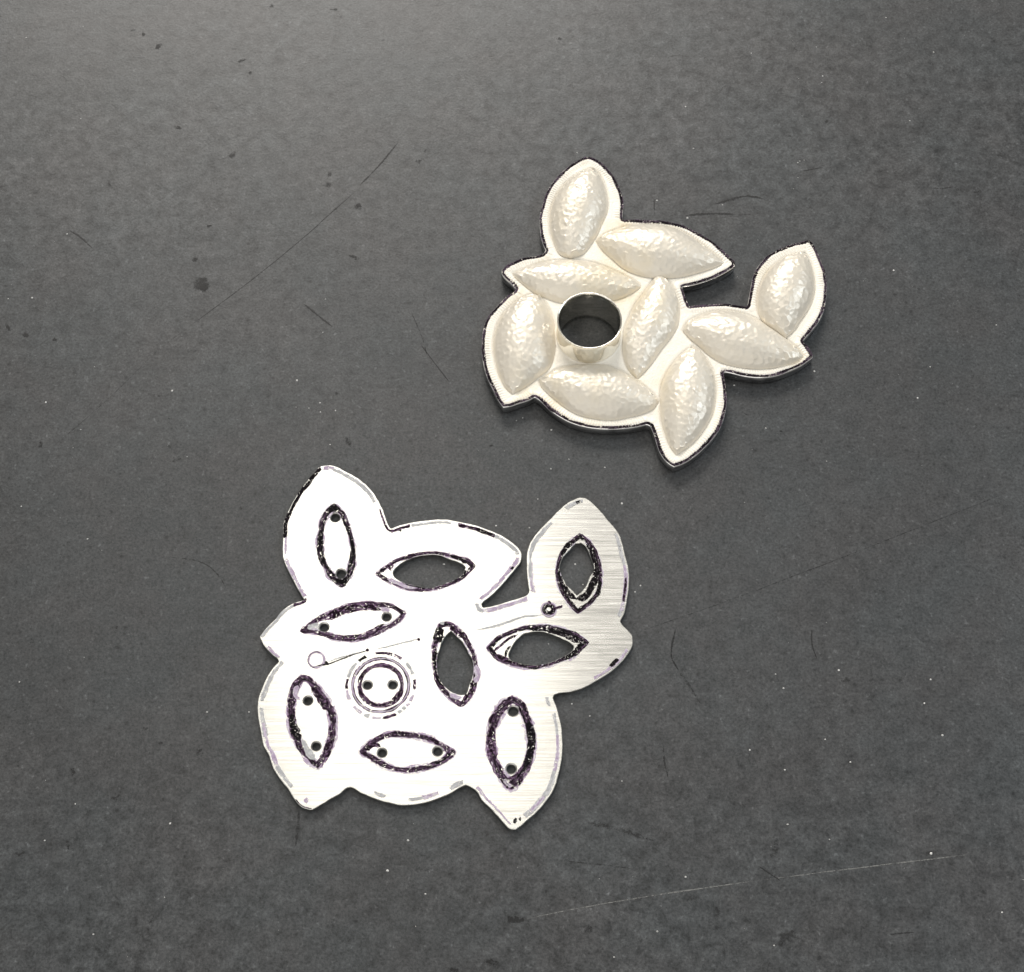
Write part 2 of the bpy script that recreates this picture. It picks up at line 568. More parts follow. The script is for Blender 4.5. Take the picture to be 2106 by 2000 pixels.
PIT = [(736, 427, 9, 8, 0, 0), (738, 422, 6, 5, .3, 1), (730, 530, 15, 6, -.4, 1), (875, 312, 9, 7, -.5, 0), (861, 333, 7, 7, 0, 1), (715, 907, 9, 17, .2, 0), (347, 861, 3, 3, 0, 1), (327, 815, 2.4, 2.4, 0, 1), (700, 34, 10, 4, 0, 0), (785, 84, 7, 5, 0, 0), (430, 465, 5, 4, 0, 1), (690, 810, 10, 6, 0, 0), (135, 1120, 7, 5, .3, 0), (590, 1250, 8, 5, .3, 0), (330, 1530, 8, 5, 0, 0), (240, 1290, 6, 4, 0, 0),
    (326, 96, 6, 11, -.2, 1), (496, 126, 10, 4, .5, 1), (515, 150, 7, 4, .4, 1), (224, 380, 7, 8, .5, 0), (416, 586, 21, 17, .2, 1),
    (420, 592, 12, 10, .8, 1), (401, 534, 8, 6, .6, 1), (677, 358, 8, 9, 0, 0), (677, 379, 9, 8, .6, 1), (558, 13, 6, 12, -.5, 0), (295, 71, 5, 8, 0, 1),
    (367, 263, 10, 5, -.3, 1), (478, 319, 11, 10, 0, 0), (274, 62, 8, 5, 0, 0), (17, 675, 4, 11, .5, 1), (52, 690, 9, 7, 0, 1),
    (114, 699, 6, 5, 0, 1), (84, 915, 6, 8, 0, 1), (362, 947, 12, 8, 0, 0), (496, 1046, 6, 4, 0, 0), (1635, 102, 9, 7, -.5, 0),
    (1062, 1893, 24, 7, 0, 1), (1210, 1910, 13, 9, .2, 0), (1011, 1978, 14, 8, 0, 1), (1593, 1742, 10, 28, -.3, 0), (1420, 1849, 8, 8, 0, 0),
    (1476, 1877, 6, 10, 0, 0), (67, 1319, 7, 9, -.5, 0), (39, 1757, 18, 6, .4, 0), (139, 1740, 5, 8, 0, 1), (936, 1996, 10, 7, 0, 1),
    (306, 1907, 7, 26, -.3, 0), (1620, 280, 10, 7, 0, 0), (2010, 395, 12, 6, .3, 0), (1700, 250, 7, 5, .4, 0), (1150, 80, 8, 5, .2, 0),
    (690, 430, 6, 5, 0, 0), (1185, 1045, 6, 4, 0, 0), (1910, 1755, 12, 5, .2, 0), (1620, 1930, 30, 14, .5, 0), (1740, 1400, 10, 7, .3, 0),
    (300, 1500, 9, 7, 0, 0), (240, 1640, 12, 6, .5, 0), (150, 1585, 6, 10, 0, 0), (410, 1550, 10, 12, .4, 0), (690, 20, 14, 6, -.2, 0),
    (1320, 880, 5, 3, .4, 1), (1535, 853, 5, 2, -.6, 1), (1606, 887, 3, 2, -.6, 1), (1011, 917, 5, 2, .1, 1), (1610, 405, 2.2, 2.2, 0, 1), (1558, 439, 2.6, 2.2, 0, 1),
]
for k, (x, y, rx, ry, a, dk) in enumerate(PIT):
    blob('pit', (x, y), rx * 1.1, ry * 1.1, a, 0.00003 + 0.000002 * (k % 3), M_dark_mark if dk else M_faint_mark, bench)

# pale dust specks lying on the bench
def build_dust():
    sp = [(54, 78, 2.4), (66, 613, 2.6), (17, 615, 2.2), (669, 616, 2), (664, 684, 1.8), (138, 482, 2), (94, 828, 2.2), (354, 804, 2.6), (166, 884, 1.8), (194, 755, 1.6),
          (611, 783, 2.6), (658, 829, 1.8), (635, 840, 1.7), (609, 838, 1.4), (659, 848, 1.6), (690, 845, 1.6), (679, 915, 2.1), (44, 1042, 2), (180, 1109, 2.6),
          (1187, 315, 2), (1351, 413, 2.8), (1486, 422, 2.2), (1414, 449, 3.2), (1838, 557, 2.6), (1426, 306, 2.2), (1920, 108, 2.2), (1871, 249, 2), (2049, 669, 2.4),
          (1822, 37, 2), (1641, 335, 2.4), (1645, 332, 1.5), (1654, 330, 1.4), (1692, 157, 1.6), (1545, 110, 1.8), (1410, 220, 1.8), (1641, 366, 1.8), (1632, 389, 1.7),
          (1725, 1379, 2.4), (1914, 1398, 2.6), (1611, 1416, 2.4), (1595, 1387, 1.8), (1901, 1447, 2.2), (1938, 1513, 3), (1697, 1521, 2.2), (1542, 1543, 2.2), (1749, 1568, 2.2),
          (1614, 1584, 2.6), (1620, 1696, 2.6), (1915, 1756, 3.2), (1706, 1727, 1.7), (1410, 1804, 2.6), (1352, 1916, 2.3), (1592, 1945, 2.2), (2061, 1877, 2.2),
          (1279, 1607, 1.8), (1213, 1473, 2.2), (1176, 1448, 2), (1263, 1969, 2), (40, 1403, 2.4), (426, 1465, 2), (512, 1465, 2.2), (92, 1729, 2), (155, 1654, 1.8),
          (839, 1729, 2.8), (797, 1791, 3), (875, 1839, 2), (192, 1922, 2.2), (350, 1694, 2.2), (1134, 885, 2.4), (1133, 965, 2.4), (1244, 962, 2.6), (1170, 945, 1.8),
          (1675, 764, 2.4), (1510, 793, 2.4), (1575, 881, 2.2), (1700, 949, 1.8), (1887, 819, 2.4), (1913, 755, 1.8), (1106, 1027, 1.8), (1020, 1082, 2.3), (1089, 1086, 1.8),
          (1279, 1036, 2.6), (1183, 1161, 2.3), (1199, 1203, 2.2), (1317, 1205, 2.2), (1306, 1218, 1.6), (913, 1161, 2.6), (1128, 1325, 1.5), (1075, 860, 1.6), (1690, 170, 1.5)]
    for _ in range(130):
        sp.append((rng.uniform(-40, 2146), rng.uniform(-40, 2040), 0.45 + 0.75 * rng.random() ** 3))
    vs, fs = [], []
    for x, y, r in sp:
        c = w([(x, y)])[0]
        r *= PX * .92
        a0 = rng.uniform(0, 6.28)
        st = rng.uniform(.65, 1.1)
        n0 = len(vs)
        for k in range(5):
            a = a0 + k * 2 * math.pi / 5
            q = r * rng.uniform(.75, 1.15)
            vs.append((c[0] + q * math.cos(a), c[1] + q * st * math.sin(a), 0.00003))
        vs.append((c[0] + rng.uniform(-.2, .2) * r, c[1], 0.00003 + r * .8))
        vs.append((c[0], c[1], 0.00001))
        for k in range(5):
            fs.append((n0 + k, n0 + (k + 1) % 5, n0 + 5))
            fs.append((n0 + (k + 1) % 5, n0 + k, n0 + 6))
    m, nt, b, out = new_mat('white_dust')
    n = N(nt)
    n.link(n.mix(n.mapr(n.noise(n.node('ShaderNodeTexCoord').outputs['Object'], 60, 2), .35, .6, 0, 1), (.45, .45, .43), (.92, .91, .88)), b.inputs['Base Color'])
    b.inputs['Roughness'].default_value = .5
    o = mesh_obj('dust', vs, fs, m, smooth=False)
    o['kind'] = 'stuff'
    o['label'] = 'pale dust specks scattered over the dark bench top'
build_dust()

# ================================================================== PENDANT FRONT (raised leaves)
T1 = 0.0021                       # height of the front's flat face
FRONT = [(1209.5,322.4),(1222,325.6),(1239,337),(1253,351),(1265,366),(1273.5,385),(1280,402),(1283,419.5),(1282,436.5),(1281,451),(1301,452),
(1322.5,452.5),(1344,453),(1361,454),(1383,458),(1404,463),(1425,473),(1447,485),(1468,498),(1485,513),(1502,529),(1511,538),(1512.5,545),(1508.5,550.5),
(1496,559),(1468,573),(1442,582.5),(1425,587),(1404,590),(1407,600),(1411.5,613.5),(1418,629.5),(1436,627),(1457,626),(1478.5,624.5),(1498,625),(1515,628),(1536,630),
(1540,607),(1543.6,588),(1547,571),(1553,556),(1564,541),(1577,527),(1591.6,517.5),(1613,508),(1634,500),(1651,497),(1662,494),(1669.4,496),(1677,509),(1685.4,526),
(1692,543),(1697,556),(1700.4,575),(1701.5,598.5),(1700,615.6),(1697,632.6),(1691,649.7),(1684,662.5),(1674,676),(1663,689),(1652,702),(1660,711),(1667,721.5),
(1672,730),(1671.5,736.5),(1664,742),(1649,752.5),(1634,760),(1617,767),(1596,774),(1574.5,777.5),(1553,777.5),(1532,775),(1510.6,770),(1498,767),(1488,765.5),(1490,777),
(1492.4,787.6),(1495,809),(1495.6,826),(1493,845),(1489,862),(1481,881.4),(1470,898.5),(1457,913.4),(1440,930.5),(1421,945.4),(1402,956),(1386,961.4),(1374,954),
(1363.5,943),(1355,928.4),(1349,911),(1343.5,893),(1337,877),(1330,874),(1314,878),(1292.6,881.5),(1258.5,883.6),(1226.5,882.5),(1199,878),(1173,870),(1152,859),(1130.6,844),
(1118,832.4),(1109,824),(1099.7,817.5),(1088,824),(1066.6,831),(1049.6,836.7),(1034.6,838.8),(1024,824),(1015.4,806.8),(1006,787.6),(997.3,766.3),(992,743),(990,721.5),
(990,700),(992,681),(997.3,662),(1006,647),(1019.7,632),(1032.5,618),(1045,606),(1056,600),(1060,595),(1051.7,585.7),(1039,575),(1031.4,564.4),(1030.4,557),
(1039,548.4),(1054,540),(1071,532.4),(1088,528),(1105,526),(1116.7,521.7),(1121,515.4),(1116.7,504.7),(1111.4,487.6),(1109,466),(1109,445),(1112.5,428),(1117.8,411),
(1124,394),(1135,376.8),(1149.8,359.7),(1166.8,343.7),(1186,331),(1199,324.5)]
# each leaf: points up one side from tip to tip, then back down the other side
LEAVES = [
 ([(1216,345.8),(1230.8,355.4),(1243.6,379),(1251,411),(1249,436.5),(1239,457.8),(1228.7,483),(1216,502.6),(1201,521.7),(1176,533)],
  [(1152,524),(1141,504.7),(1132.7,481),(1129.5,449),(1132.7,425.8),(1143,400),(1162.6,374.6),(1188,357.6)]),
 ([(1226,495),(1240,483),(1258.5,475),(1280,467.4),(1312,461),(1350.6,461.4),(1382.6,467.4),(1410,480),(1436,497),(1459,514),(1478.6,530),(1491,541)],
  [(1468,551.6),(1436,562),(1404,570),(1372,573),(1340,572),(1305,564),(1280,551.6),(1258.5,533),(1238,514)]),
 ([(1053.8,562),(1079,551.6),(1109,541),(1141,535.6),(1173,533.5),(1205,536.7),(1237,545),(1269,559),(1301,575),(1321,588)],
  [(1301,602.8),(1280,613),(1258,619),(1237,622),(1205,625),(1173,625),(1147.6,622),(1122,613.4),(1098.6,602.8),(1077,585.7),(1062,573)]),
 ([(1096.5,605),(1113.5,612.8),(1128.4,632),(1139,659.7),(1143,685),(1143,711),(1139,736.5),(1128.4,760),(1105,779),(1079,798),(1053.8,811)],
  [(1039,796),(1026,770.6),(1018.6,745),(1014,715),(1016.5,685),(1026,657.6),(1045,632),(1071,612.8)]),
 ([(1109,781),(1135,764),(1162.6,753.5),(1194.5,749),(1237,749),(1265,756.7),(1292.6,770.6),(1322.5,792),(1344,810),(1355,826)],
  [(1344,841),(1322.5,851.6),(1292.6,859),(1258.5,864.4),(1226.5,862),(1190,853.7),(1162.6,838.8),(1141,821.7),(1122,804.7),(1111.4,792)]),
 ([(1353,563),(1374,577),(1389,598.5),(1397.6,626),(1397.6,652),(1393,673),(1380.5,694),(1361,719),(1340,749),(1311,780)],
  [(1292.6,760),(1282,732),(1280,702),(1284,674.6),(1294.8,647),(1305.4,625.6),(1322.5,602),(1337.4,581)]),
 ([(1404,680),(1412.5,662),(1436,649),(1459.4,641.6),(1493.5,639),(1527.6,644.8),(1557.5,655.4),(1579,670.4),(1606.5,689.6),(1632,708.7),(1654,733)],
  [(1638.5,745),(1613,752.5),(1585,757.8),(1549,758.8),(1515,754.6),(1485,747),(1459.4,732),(1436,711),(1419,697)]),
 ([(1425,711),(1440,721.5),(1455,740.7),(1468,766),(1473,796),(1472,824),(1466,851.6),(1453,877),(1434,902.8),(1412.5,922),(1391,936)],
  [(1378,917.7),(1367.7,892),(1360,864.4),(1357,830),(1359,796),(1372,764),(1389,738.6),(1408,721.5)]),
 ([(1655,519),(1666,536.7),(1673.7,560),(1677,588),(1673.7,611),(1664,634.8),(1647,660),(1632,682),(1616,696)],
  [(1585,675),(1566,658),(1557.5,634.8),(1557.5,605),(1566,577),(1581,553.7),(1606.5,532.4),(1632,522.8)]),
]

pendant = thing('leaf_pendant', 'cream satin pendant front with nine raised hammered leaves and a polished upright tube', 'pendant')

# tube (collet) position: solve its height from where its rim shows
tube_c = w([(1210, 691)], T1)[0]
tube_r = 0.5 * abs(w([(1144, 691)], T1)[0][0] - w([(1278, 691)], T1)[0][0]) * 0.985
tz = T1
while project(tube_c[0], tube_c[1], tz)[1] > 658.5 and tz < 0.012:
    tz += 0.00002
TUBE_Z = tz

outer1 = resample(catmull(w(FRONT, T1), True, 4, 38), 2.6 * PX)
outer1 = outer1[::-1] if area2(outer1) < 0 else outer1
hole1 = np.array([[tube_c[0] + (tube_r - 0.0001) * math.cos(a), tube_c[1] + (tube_r - 0.0001) * math.sin(a)] for a in np.linspace(0, 2 * math.pi, 64, endpoint=False)])

def leaf_poly(lf):
    return catmull(w(lf[0] + lf[1], T1), True, 4, 50)
leaf_polys = [leaf_poly(l) for l in LEAVES]

def build_body():
    g = 1.55 * PX
    lo, hi = outer1.min(0), outer1.max(0)
    xs = np.arange(lo[0], hi[0], g)
    ys = np.arange(lo[1], hi[1], g * .866)
    P = []
    for j, y in enumerate(ys):
        P.append(np.stack([xs + (g / 2 if j % 2 else 0), np.full(len(xs), y)], 1))
    P = np.vstack(P)
    P = P + rng.uniform(-.18, .18, P.shape) * g
    P = P[inside(P, outer1)]
    D, U = dist_poly(P, outer1)
    keep = (D > 1.6 * PX) & (np.hypot(P[:, 0] - tube_c[0], P[:, 1] - tube_c[1]) > tube_r + 0.6 * PX)
    for lp in leaf_polys:                     # nothing needed deep under a dome
        c = lp.mean(0)
        ins = inside(P, c + (lp - c) * 0.80)
        thin = ins & (rng.random(len(P)) > 0.08)
        keep &= ~thin
    P = P[keep]
    co, tris = triangulate(offset(outer1, 1.7 * PX), [hole1], P)
    D, U = dist_poly(co, outer1)
    d = D / PX
    u = U / PX
    z = np.full(len(co), T1)
    # chased ticks across the border, roughly every 6 px with wandering phase and depth
    ph = np.interp(u, np.arange(0, u.max() + 41, 40), np.cumsum(rng.uniform(-.9, .9, int(u.max() / 40) + 3))[:int(u.max() / 40) + 2][:len(np.arange(0, u.max() + 41, 40))])
    amp = np.interp(u, np.arange(0, u.max() + 26, 25), rng.uniform(.25, 1.0, len(np.arange(0, u.max() + 26, 25))))
    zone = np.clip((d - 6.5) / 2.5, 0, 1) * np.clip((21 - d) / 6, 0, 1)
    z += zone * amp * 1.3 * PX * np.sin(2 * math.pi * u / 6.3 + ph)
    z += np.clip((d - 6) / 4, 0, 1) * np.clip((20 - d) / 8, 0, 1) * 1.3 * PX        # border slightly cushioned
    z -= np.clip((2.2 - d) / 2.2, 0, 1) ** 2 * 0.9 * PX                              # worn outer corner
    inner = np.clip((d - 15) / 5, 0, 1)
    z += inner * rng.uniform(-.40, .40, len(co)) * PX                                # matted ground
    for lp in leaf_polys:                                                            # groove pressed round every leaf
        near = np.where(np.linalg.norm(co - lp.mean(0), axis=1) < 0.010)[0]
        Dl, _ = dist_poly(co[near], lp)
        z[near] -= np.exp(-(Dl / PX / 2.6) ** 2) * 2.2 * PX
    vs = [(a[0], a[1], zz) for a, zz in zip(co, z)]
    fs = [tuple(t) for t in tris]
    mi = [0] * len(fs)
    # rim chamfer and wall
    n0 = len(vs)
    L = len(outer1)
    zt = T1 - 1.0 * PX
    for lp, zz in ((offset(outer1, 1.7 * PX), T1 - 0.35 * PX), (outer1, zt - 0.6 * PX), (offset(outer1, .2 * PX), T1 * .55), (offset(outer1, .4 * PX), 0.00032), (offset(outer1, 3.5 * PX), 0.00001)):
        vs += [(a[0], a[1], zz) for a in lp]
    for r in range(4):
        for i in range(L):
            a, b = n0 + r * L + i, n0 + r * L + (i + 1) % L
            fs.append((a, a + L, b + L, b))
            mi.append(1 if r == 0 else 2)
    return mesh_obj('base_plate', vs, fs, [M_border, M_edge, M_wall], pendant, True, mat_idx=mi)
build_body()

def build_leaf(k, lf):
    A = catmull(w(lf[0], T1), False, 8, 50)
    B = catmull(w([lf[0][-1]] + lf[1] + [lf[0][0]], T1), False, 8, 50)[::-1]
    nu, nv = 180, 90
    def rs(p, n):
        s = np.concatenate([[0], np.cumsum(np.linalg.norm(np.diff(p, axis=0), axis=1))])
        t = (1 - np.cos(np.linspace(0, math.pi, n))) / 2 * .35 + np.linspace(0, 1, n) * .65
        t = t * s[-1]
        return np.stack([np.interp(t, s, p[:, 0]), np.interp(t, s, p[:, 1])], 1)
    A, B = rs(A, nu), rs(B, nu)
    wid = np.linalg.norm(A - B, axis=1)
    wmax = wid.max()
    H = 0.26 * wmax * rng.uniform(.93, 1.08)
    vv = np.linspace(-1, 1, nv)
    vv = np.sin(vv * math.pi / 2) * .45 + vv * .55
    G = (A[:, None] * (1 - vv[None, :, None]) + B[:, None] * (1 + vv[None, :, None])) / 2
    # ridge profile, softened so that the flanks fold down crisply at the groove
    prof = (1 - np.abs(vv) ** 2.2) ** 0.80
    base = H * ((wid / wmax) ** 0.85)[:, None] * prof[None]
    # planishing facets: lower envelope of jittered tangent planes
    cell = 11.0 * PX
    pts, zz = G.reshape(-1, 2), base.reshape(-1)
    area_l = abs(area2(np.vstack([A, B[::-1]])))
    ns = int(area_l / (cell * cell * .82))
    seeds = []
    tries = 0
    while len(seeds) < ns and tries < 20000:
        i = rng.integers(3, nu - 3)
        j = rng.integers(2, nv - 2)
        tries += 1
        if rng.random() > wid[i] / wmax:
            continue
        p = G[i, j]
        rr = cell * rng.uniform(.55, .95)
        if all((p[0] - q[0]) ** 2 + (p[1] - q[1]) ** 2 > rr * rr for q in (s[0] for s in seeds)):
            # local gradient from finite differences
            e1 = G[min(i + 3, nu - 1), j] - G[i - 3, j]
            e2 = G[i, min(j + 2, nv - 1)] - G[i, j - 2]
            dz1 = base[min(i + 3, nu - 1), j] - base[i - 3, j]
            dz2 = base[i, min(j + 2, nv - 1)] - base[i, j - 2]
            Mx = np.array([e1, e2])
            g = np.linalg.solve(Mx, np.array([dz1, dz2])) if abs(np.linalg.det(Mx)) > 1e-14 else np.zeros(2)
            g = g + rng.normal(0, .088, 2)
            seeds.append((p, base[i, j] + rng.normal(0, .05) * PX, g))
    sp = np.array([s[0] for s in seeds])
    sz = np.array([s[1] for s in seeds])
    sg = np.array([s[2] for s in seeds])
    dd = pts[:, None] - sp[None]
    pl = sz[None] + (dd * sg[None]).sum(2) - 0.0 * PX
    r2 = (dd ** 2).sum(2)
    idx = np.argsort(r2, axis=1)[:, :5]
    near = np.take_along_axis(pl, idx, 1)
    nr = np.sqrt(np.take_along_axis(r2, idx, 1)) / cell
    wt = np.exp(-(nr - nr[:, :1]) / 0.10)
    env = (near * wt).sum(1) / wt.sum(1)
    edge_f = np.repeat(np.clip((1 - np.abs(vv)) / .16, 0, 1)[None], nu, 0).reshape(-1)
    tip_f = np.repeat(np.clip(wid / wmax / .3, 0, 1)[:, None], nv, 1).reshape(-1)
    f = edge_f * tip_f * .92
    h = zz * (1 - f) + env * f
    z = T1 - 1.2 * PX + h
    vs = np.column_stack([pts, z])
    q = np.arange(nu * nv).reshape(nu, nv)
    a, b, c, d = q[:-1, :-1].ravel(), q[1:, :-1].ravel(), q[1:, 1:].ravel(), q[:-1, 1:].ravel()
    fs = np.stack([a, b, c, d], 1)
    p0, p1, p2 = vs[fs[len(fs)//2][0]], vs[fs[len(fs)//2][1]], vs[fs[len(fs)//2][2]]
    if np.cross(p1 - p0, p2 - p0)[2] < 0:
        fs = fs[:, ::-1]
    return mesh_obj('leaf', vs, fs, M_leaf, pendant, True)
for k, lf in enumerate(LEAVES):
    build_leaf(k, lf)

def build_tube():
    wall = 2.6 * PX
    ro, ri = tube_r, tube_r - wall
    prof = [(ro, 0.00002), (ro, TUBE_Z - .9 * PX), (ro - .5 * PX, TUBE_Z - .15 * PX), (ro - 1.3 * PX, TUBE_Z), *[(ro - (1.5 + 4.2 * math.sin(t)) * PX, TUBE_Z - (.2 + 12 * (1 - math.cos(t))) * PX) for t in np.linspace(.15, 1.57, 13)], (ro - 5.7 * PX, 0.00002)]
    # keep the profile's flats crisp with support rings
    pr = []
    for a, b in zip(prof[:-1], prof[1:]):
        k = 6 if abs(a[1] - b[1]) > 0.001 else 2
        for t in range(k):
            f = t / k
            pr.append((a[0] * (1 - f) + b[0] * f, a[1] * (1 - f) + b[1] * f))
    pr.append(prof[-1])
    nA = 160
    vs = []
    jit = smooth_noise(nA, 20, .10 * PX, True)
    for r, z in pr:
        for i in range(nA):
            a = 2 * math.pi * i / nA
            rr = r + jit[i]
            vs.append((tube_c[0] + rr * math.cos(a), tube_c[1] + rr * math.sin(a), z))
    fs = []
    for k in range(len(pr)):
        k2 = (k + 1) % len(pr)
        for i in range(nA):
            j = (i + 1) % nA
            fs.append((k * nA + i, k * nA + j, k2 * nA + j, k2 * nA + i))
    mesh_obj('bezel_tube', vs, fs, M_tube, pendant, True)
    # solder fillet where the tube meets the plate
    vs = []
    for r, z in ((ro + .1 * PX, T1 + 3.0 * PX), (ro + .8 * PX, T1 + 1.0 * PX), (ro + 2.6 * PX, T1 + .2 * PX), (ro + 4.5 * PX, T1 - .4 * PX)):
        for i in range(nA):
            a = 2 * math.pi * i / nA
            vs.append((tube_c[0] + (r + jit[i]) * math.cos(a), tube_c[1] + (r + jit[i]) * math.sin(a), z))
    fs = [(k * nA + i, (k + 1) * nA + i, (k + 1) * nA + (i + 1) % nA, k * nA + (i + 1) % nA) for k in range(3) for i in range(nA)]
    mesh_obj('solder_seam', vs, fs, M_border, pendant, True)
build_tube()

# black marker band along the rim of the front
cor = resample(outer1, 2.0 * PX)
strip('marker_line', offset(cor, 4.6 * PX), 6.8 * PX, T1 + 0.7 * PX, M_ink_band, pendant, True, wob=.7 * PX, wvar=.35)
strip('marker_line', offset(cor, 4.0 * PX), 4.0 * PX, T1 + 0.5 * PX, M_ink, pendant, True, wob=.5 * PX, wvar=.35)

# ================================================================== BACK PLATE (flat, drilled and pierced)
T2 = 0.00095
BACK = [(670.6,957.3),(685.5,958),(698.3,963),(713,970.5),(730,980),(749.5,994),(764.4,1009),(777,1028),(786.8,1047),(794,1066.5),(798.5,1079),(803.8,1087.4),
(819.8,1081.4),(841,1076),(873,1070.7),(900,1068.6),(920,1069),(945.6,1073.6),(973,1079),(1001,1088.5),(1026.6,1099),(1048,1112),(1065,1125.8),(1072.5,1138.6),(1071.8,1153.5),
(1060.7,1168.4),(1043.7,1189.8),(1026.6,1209),(1009.6,1226),(994.6,1237.7),(990.4,1243),(993.6,1250.5),(1016,1246),(1043.7,1237.7),(1069,1230),(1082,1225),(1087.4,1217.5),
(1086.3,1202.6),(1083.8,1181),(1083,1157.8),(1085,1132),(1090.6,1116),(1101,1100),(1118,1081),(1137.5,1061.8),(1156.7,1042.6),(1173.7,1031),(1190.8,1023.9),(1203.6,1024.5),
(1218.5,1035),(1239.8,1056.5),(1252.6,1072.5),(1267.5,1089.6),(1278,1111),(1284.6,1136.5),(1291,1162),(1293.8,1185.5),(1292.7,1213),(1288.9,1238.8),(1284.6,1260),(1276,1277),
(1278,1282.5),(1288.9,1294),(1300.6,1307),(1300.6,1328),(1293,1343),(1271.8,1368.9),(1250.5,1386),(1227,1400),(1199.5,1415),(1178,1422),(1152.6,1425),(1139.8,1429.5),
(1137.7,1436),(1144,1453),(1150.5,1476.5),(1154.8,1497.8),(1157,1523),(1157,1544.7),(1153.7,1570),(1147,1600),(1137.7,1625.7),(1125,1645),(1105.7,1668.4),(1086.5,1685.4),
(1069.5,1700),(1061,1706),(1049,1704.6),(1033,1689.7),(1012,1666),(990.6,1645),(980,1627.8),(969,1619),(958.6,1615),(948,1619),(926.6,1632),(901,1642.8),(873,1651),
(845.6,1655),(820,1655.5),(798.5,1650.5),(766.5,1641),(741,1629.6),(721.7,1619),(715.3,1620),(698.3,1632.8),(677,1645.6),(657.8,1657),(642.9,1664.8),(632,1664.8),
(619.4,1658.4),(606.6,1645.6),(591.7,1622),(574.6,1600.8),(561.8,1579.5),(553,1553.9),(542.6,1534.7),(538.4,1515.5),(533,1487.8),(529.4,1458),(532,1434.5),(540.5,1411),
(551,1389.7),(561.8,1372.6),(573.6,1361),(571,1355.6),(559.7,1346),(545.8,1332),(538.4,1320),(534,1309.5),(544.8,1294.6),(564,1275.4),(583,1254),(602,1241),(619.4,1236),
(625.8,1232.8),(618.3,1222),(608.7,1205),(598,1183.7),(589.5,1166.7),(582,1147.5),(581,1128),(582,1104.8),(583,1075),(591.7,1053.7),(600,1036.6),(610.9,1017.4),(628,994),
(645,972.6),(657.8,960)]
CUT = [
 [(810,1185),(809,1174.7),(820,1163),(834,1153.8),(853.8,1146),(874.8,1142),(893.4,1141),(909.7,1143.9),(921.4,1148.5),(935.4,1153.8),(949.3,1159.6),(957.5,1166.6),(952.8,1178),(942.4,1188.7),(921.4,1198),(898,1206.8),(881.8,1209.7),(863,1206.8),(839.9,1201.5),(822.4,1194.5)],
 [(1195,1116.5),(1203.6,1124),(1212,1139),(1218.5,1156),(1221.7,1172),(1212,1187.6),(1205.7,1204.7),(1195,1217.5),(1186.5,1225),(1178,1215),(1165,1202.6),(1156.7,1187.6),(1151,1166),(1156.7,1148),(1169.5,1133),(1182,1120)],
 [(1046.2,1352),(1047.4,1342.5),(1054,1329),(1065,1314.5),(1077,1304.8),(1093,1300),(1111,1299.3),(1132,1303.6),(1150,1311),(1168.4,1319.4),(1180.5,1328),(1179.3,1335),(1167,1346),(1150,1354.6),(1132,1362.5),(1107.6,1368),(1087,1368),(1065,1363),(1050.5,1357.6)],
 [(928.2,1298),(937,1307),(948.4,1318),(958.5,1332.8),(966.3,1347.3),(972,1358.5),(974,1372),(972.5,1388.8),(967.4,1402),(963,1415.7),(958.5,1426.9),(950.6,1430),(941.7,1428),(929.4,1423.5),(919.3,1415.7),(908,1403),(901.4,1388.8),(898.6,1372),(898.6,1355),(903.6,1338),(909,1320.5),(918,1307)],
]
DRILL = [(689.8,1064.3,11.5),(701.5,1180.5,12),(795.3,1269,10.5),(666.3,1290.3,11),(755.9,1409.3,10.5),(807.7,1408.5,10.5),(633.3,1441.3,10.5),(650.3,1535,10.5),(785.7,1548.6,10.5),(900,1545.3,11),(1055.6,1462.6,12),(1051.3,1581.4,11.5)]

back = thing('pendant_back_plate', 'flat silver back plate with leaf outlines in black marker and drilled holes', 'metal plate')

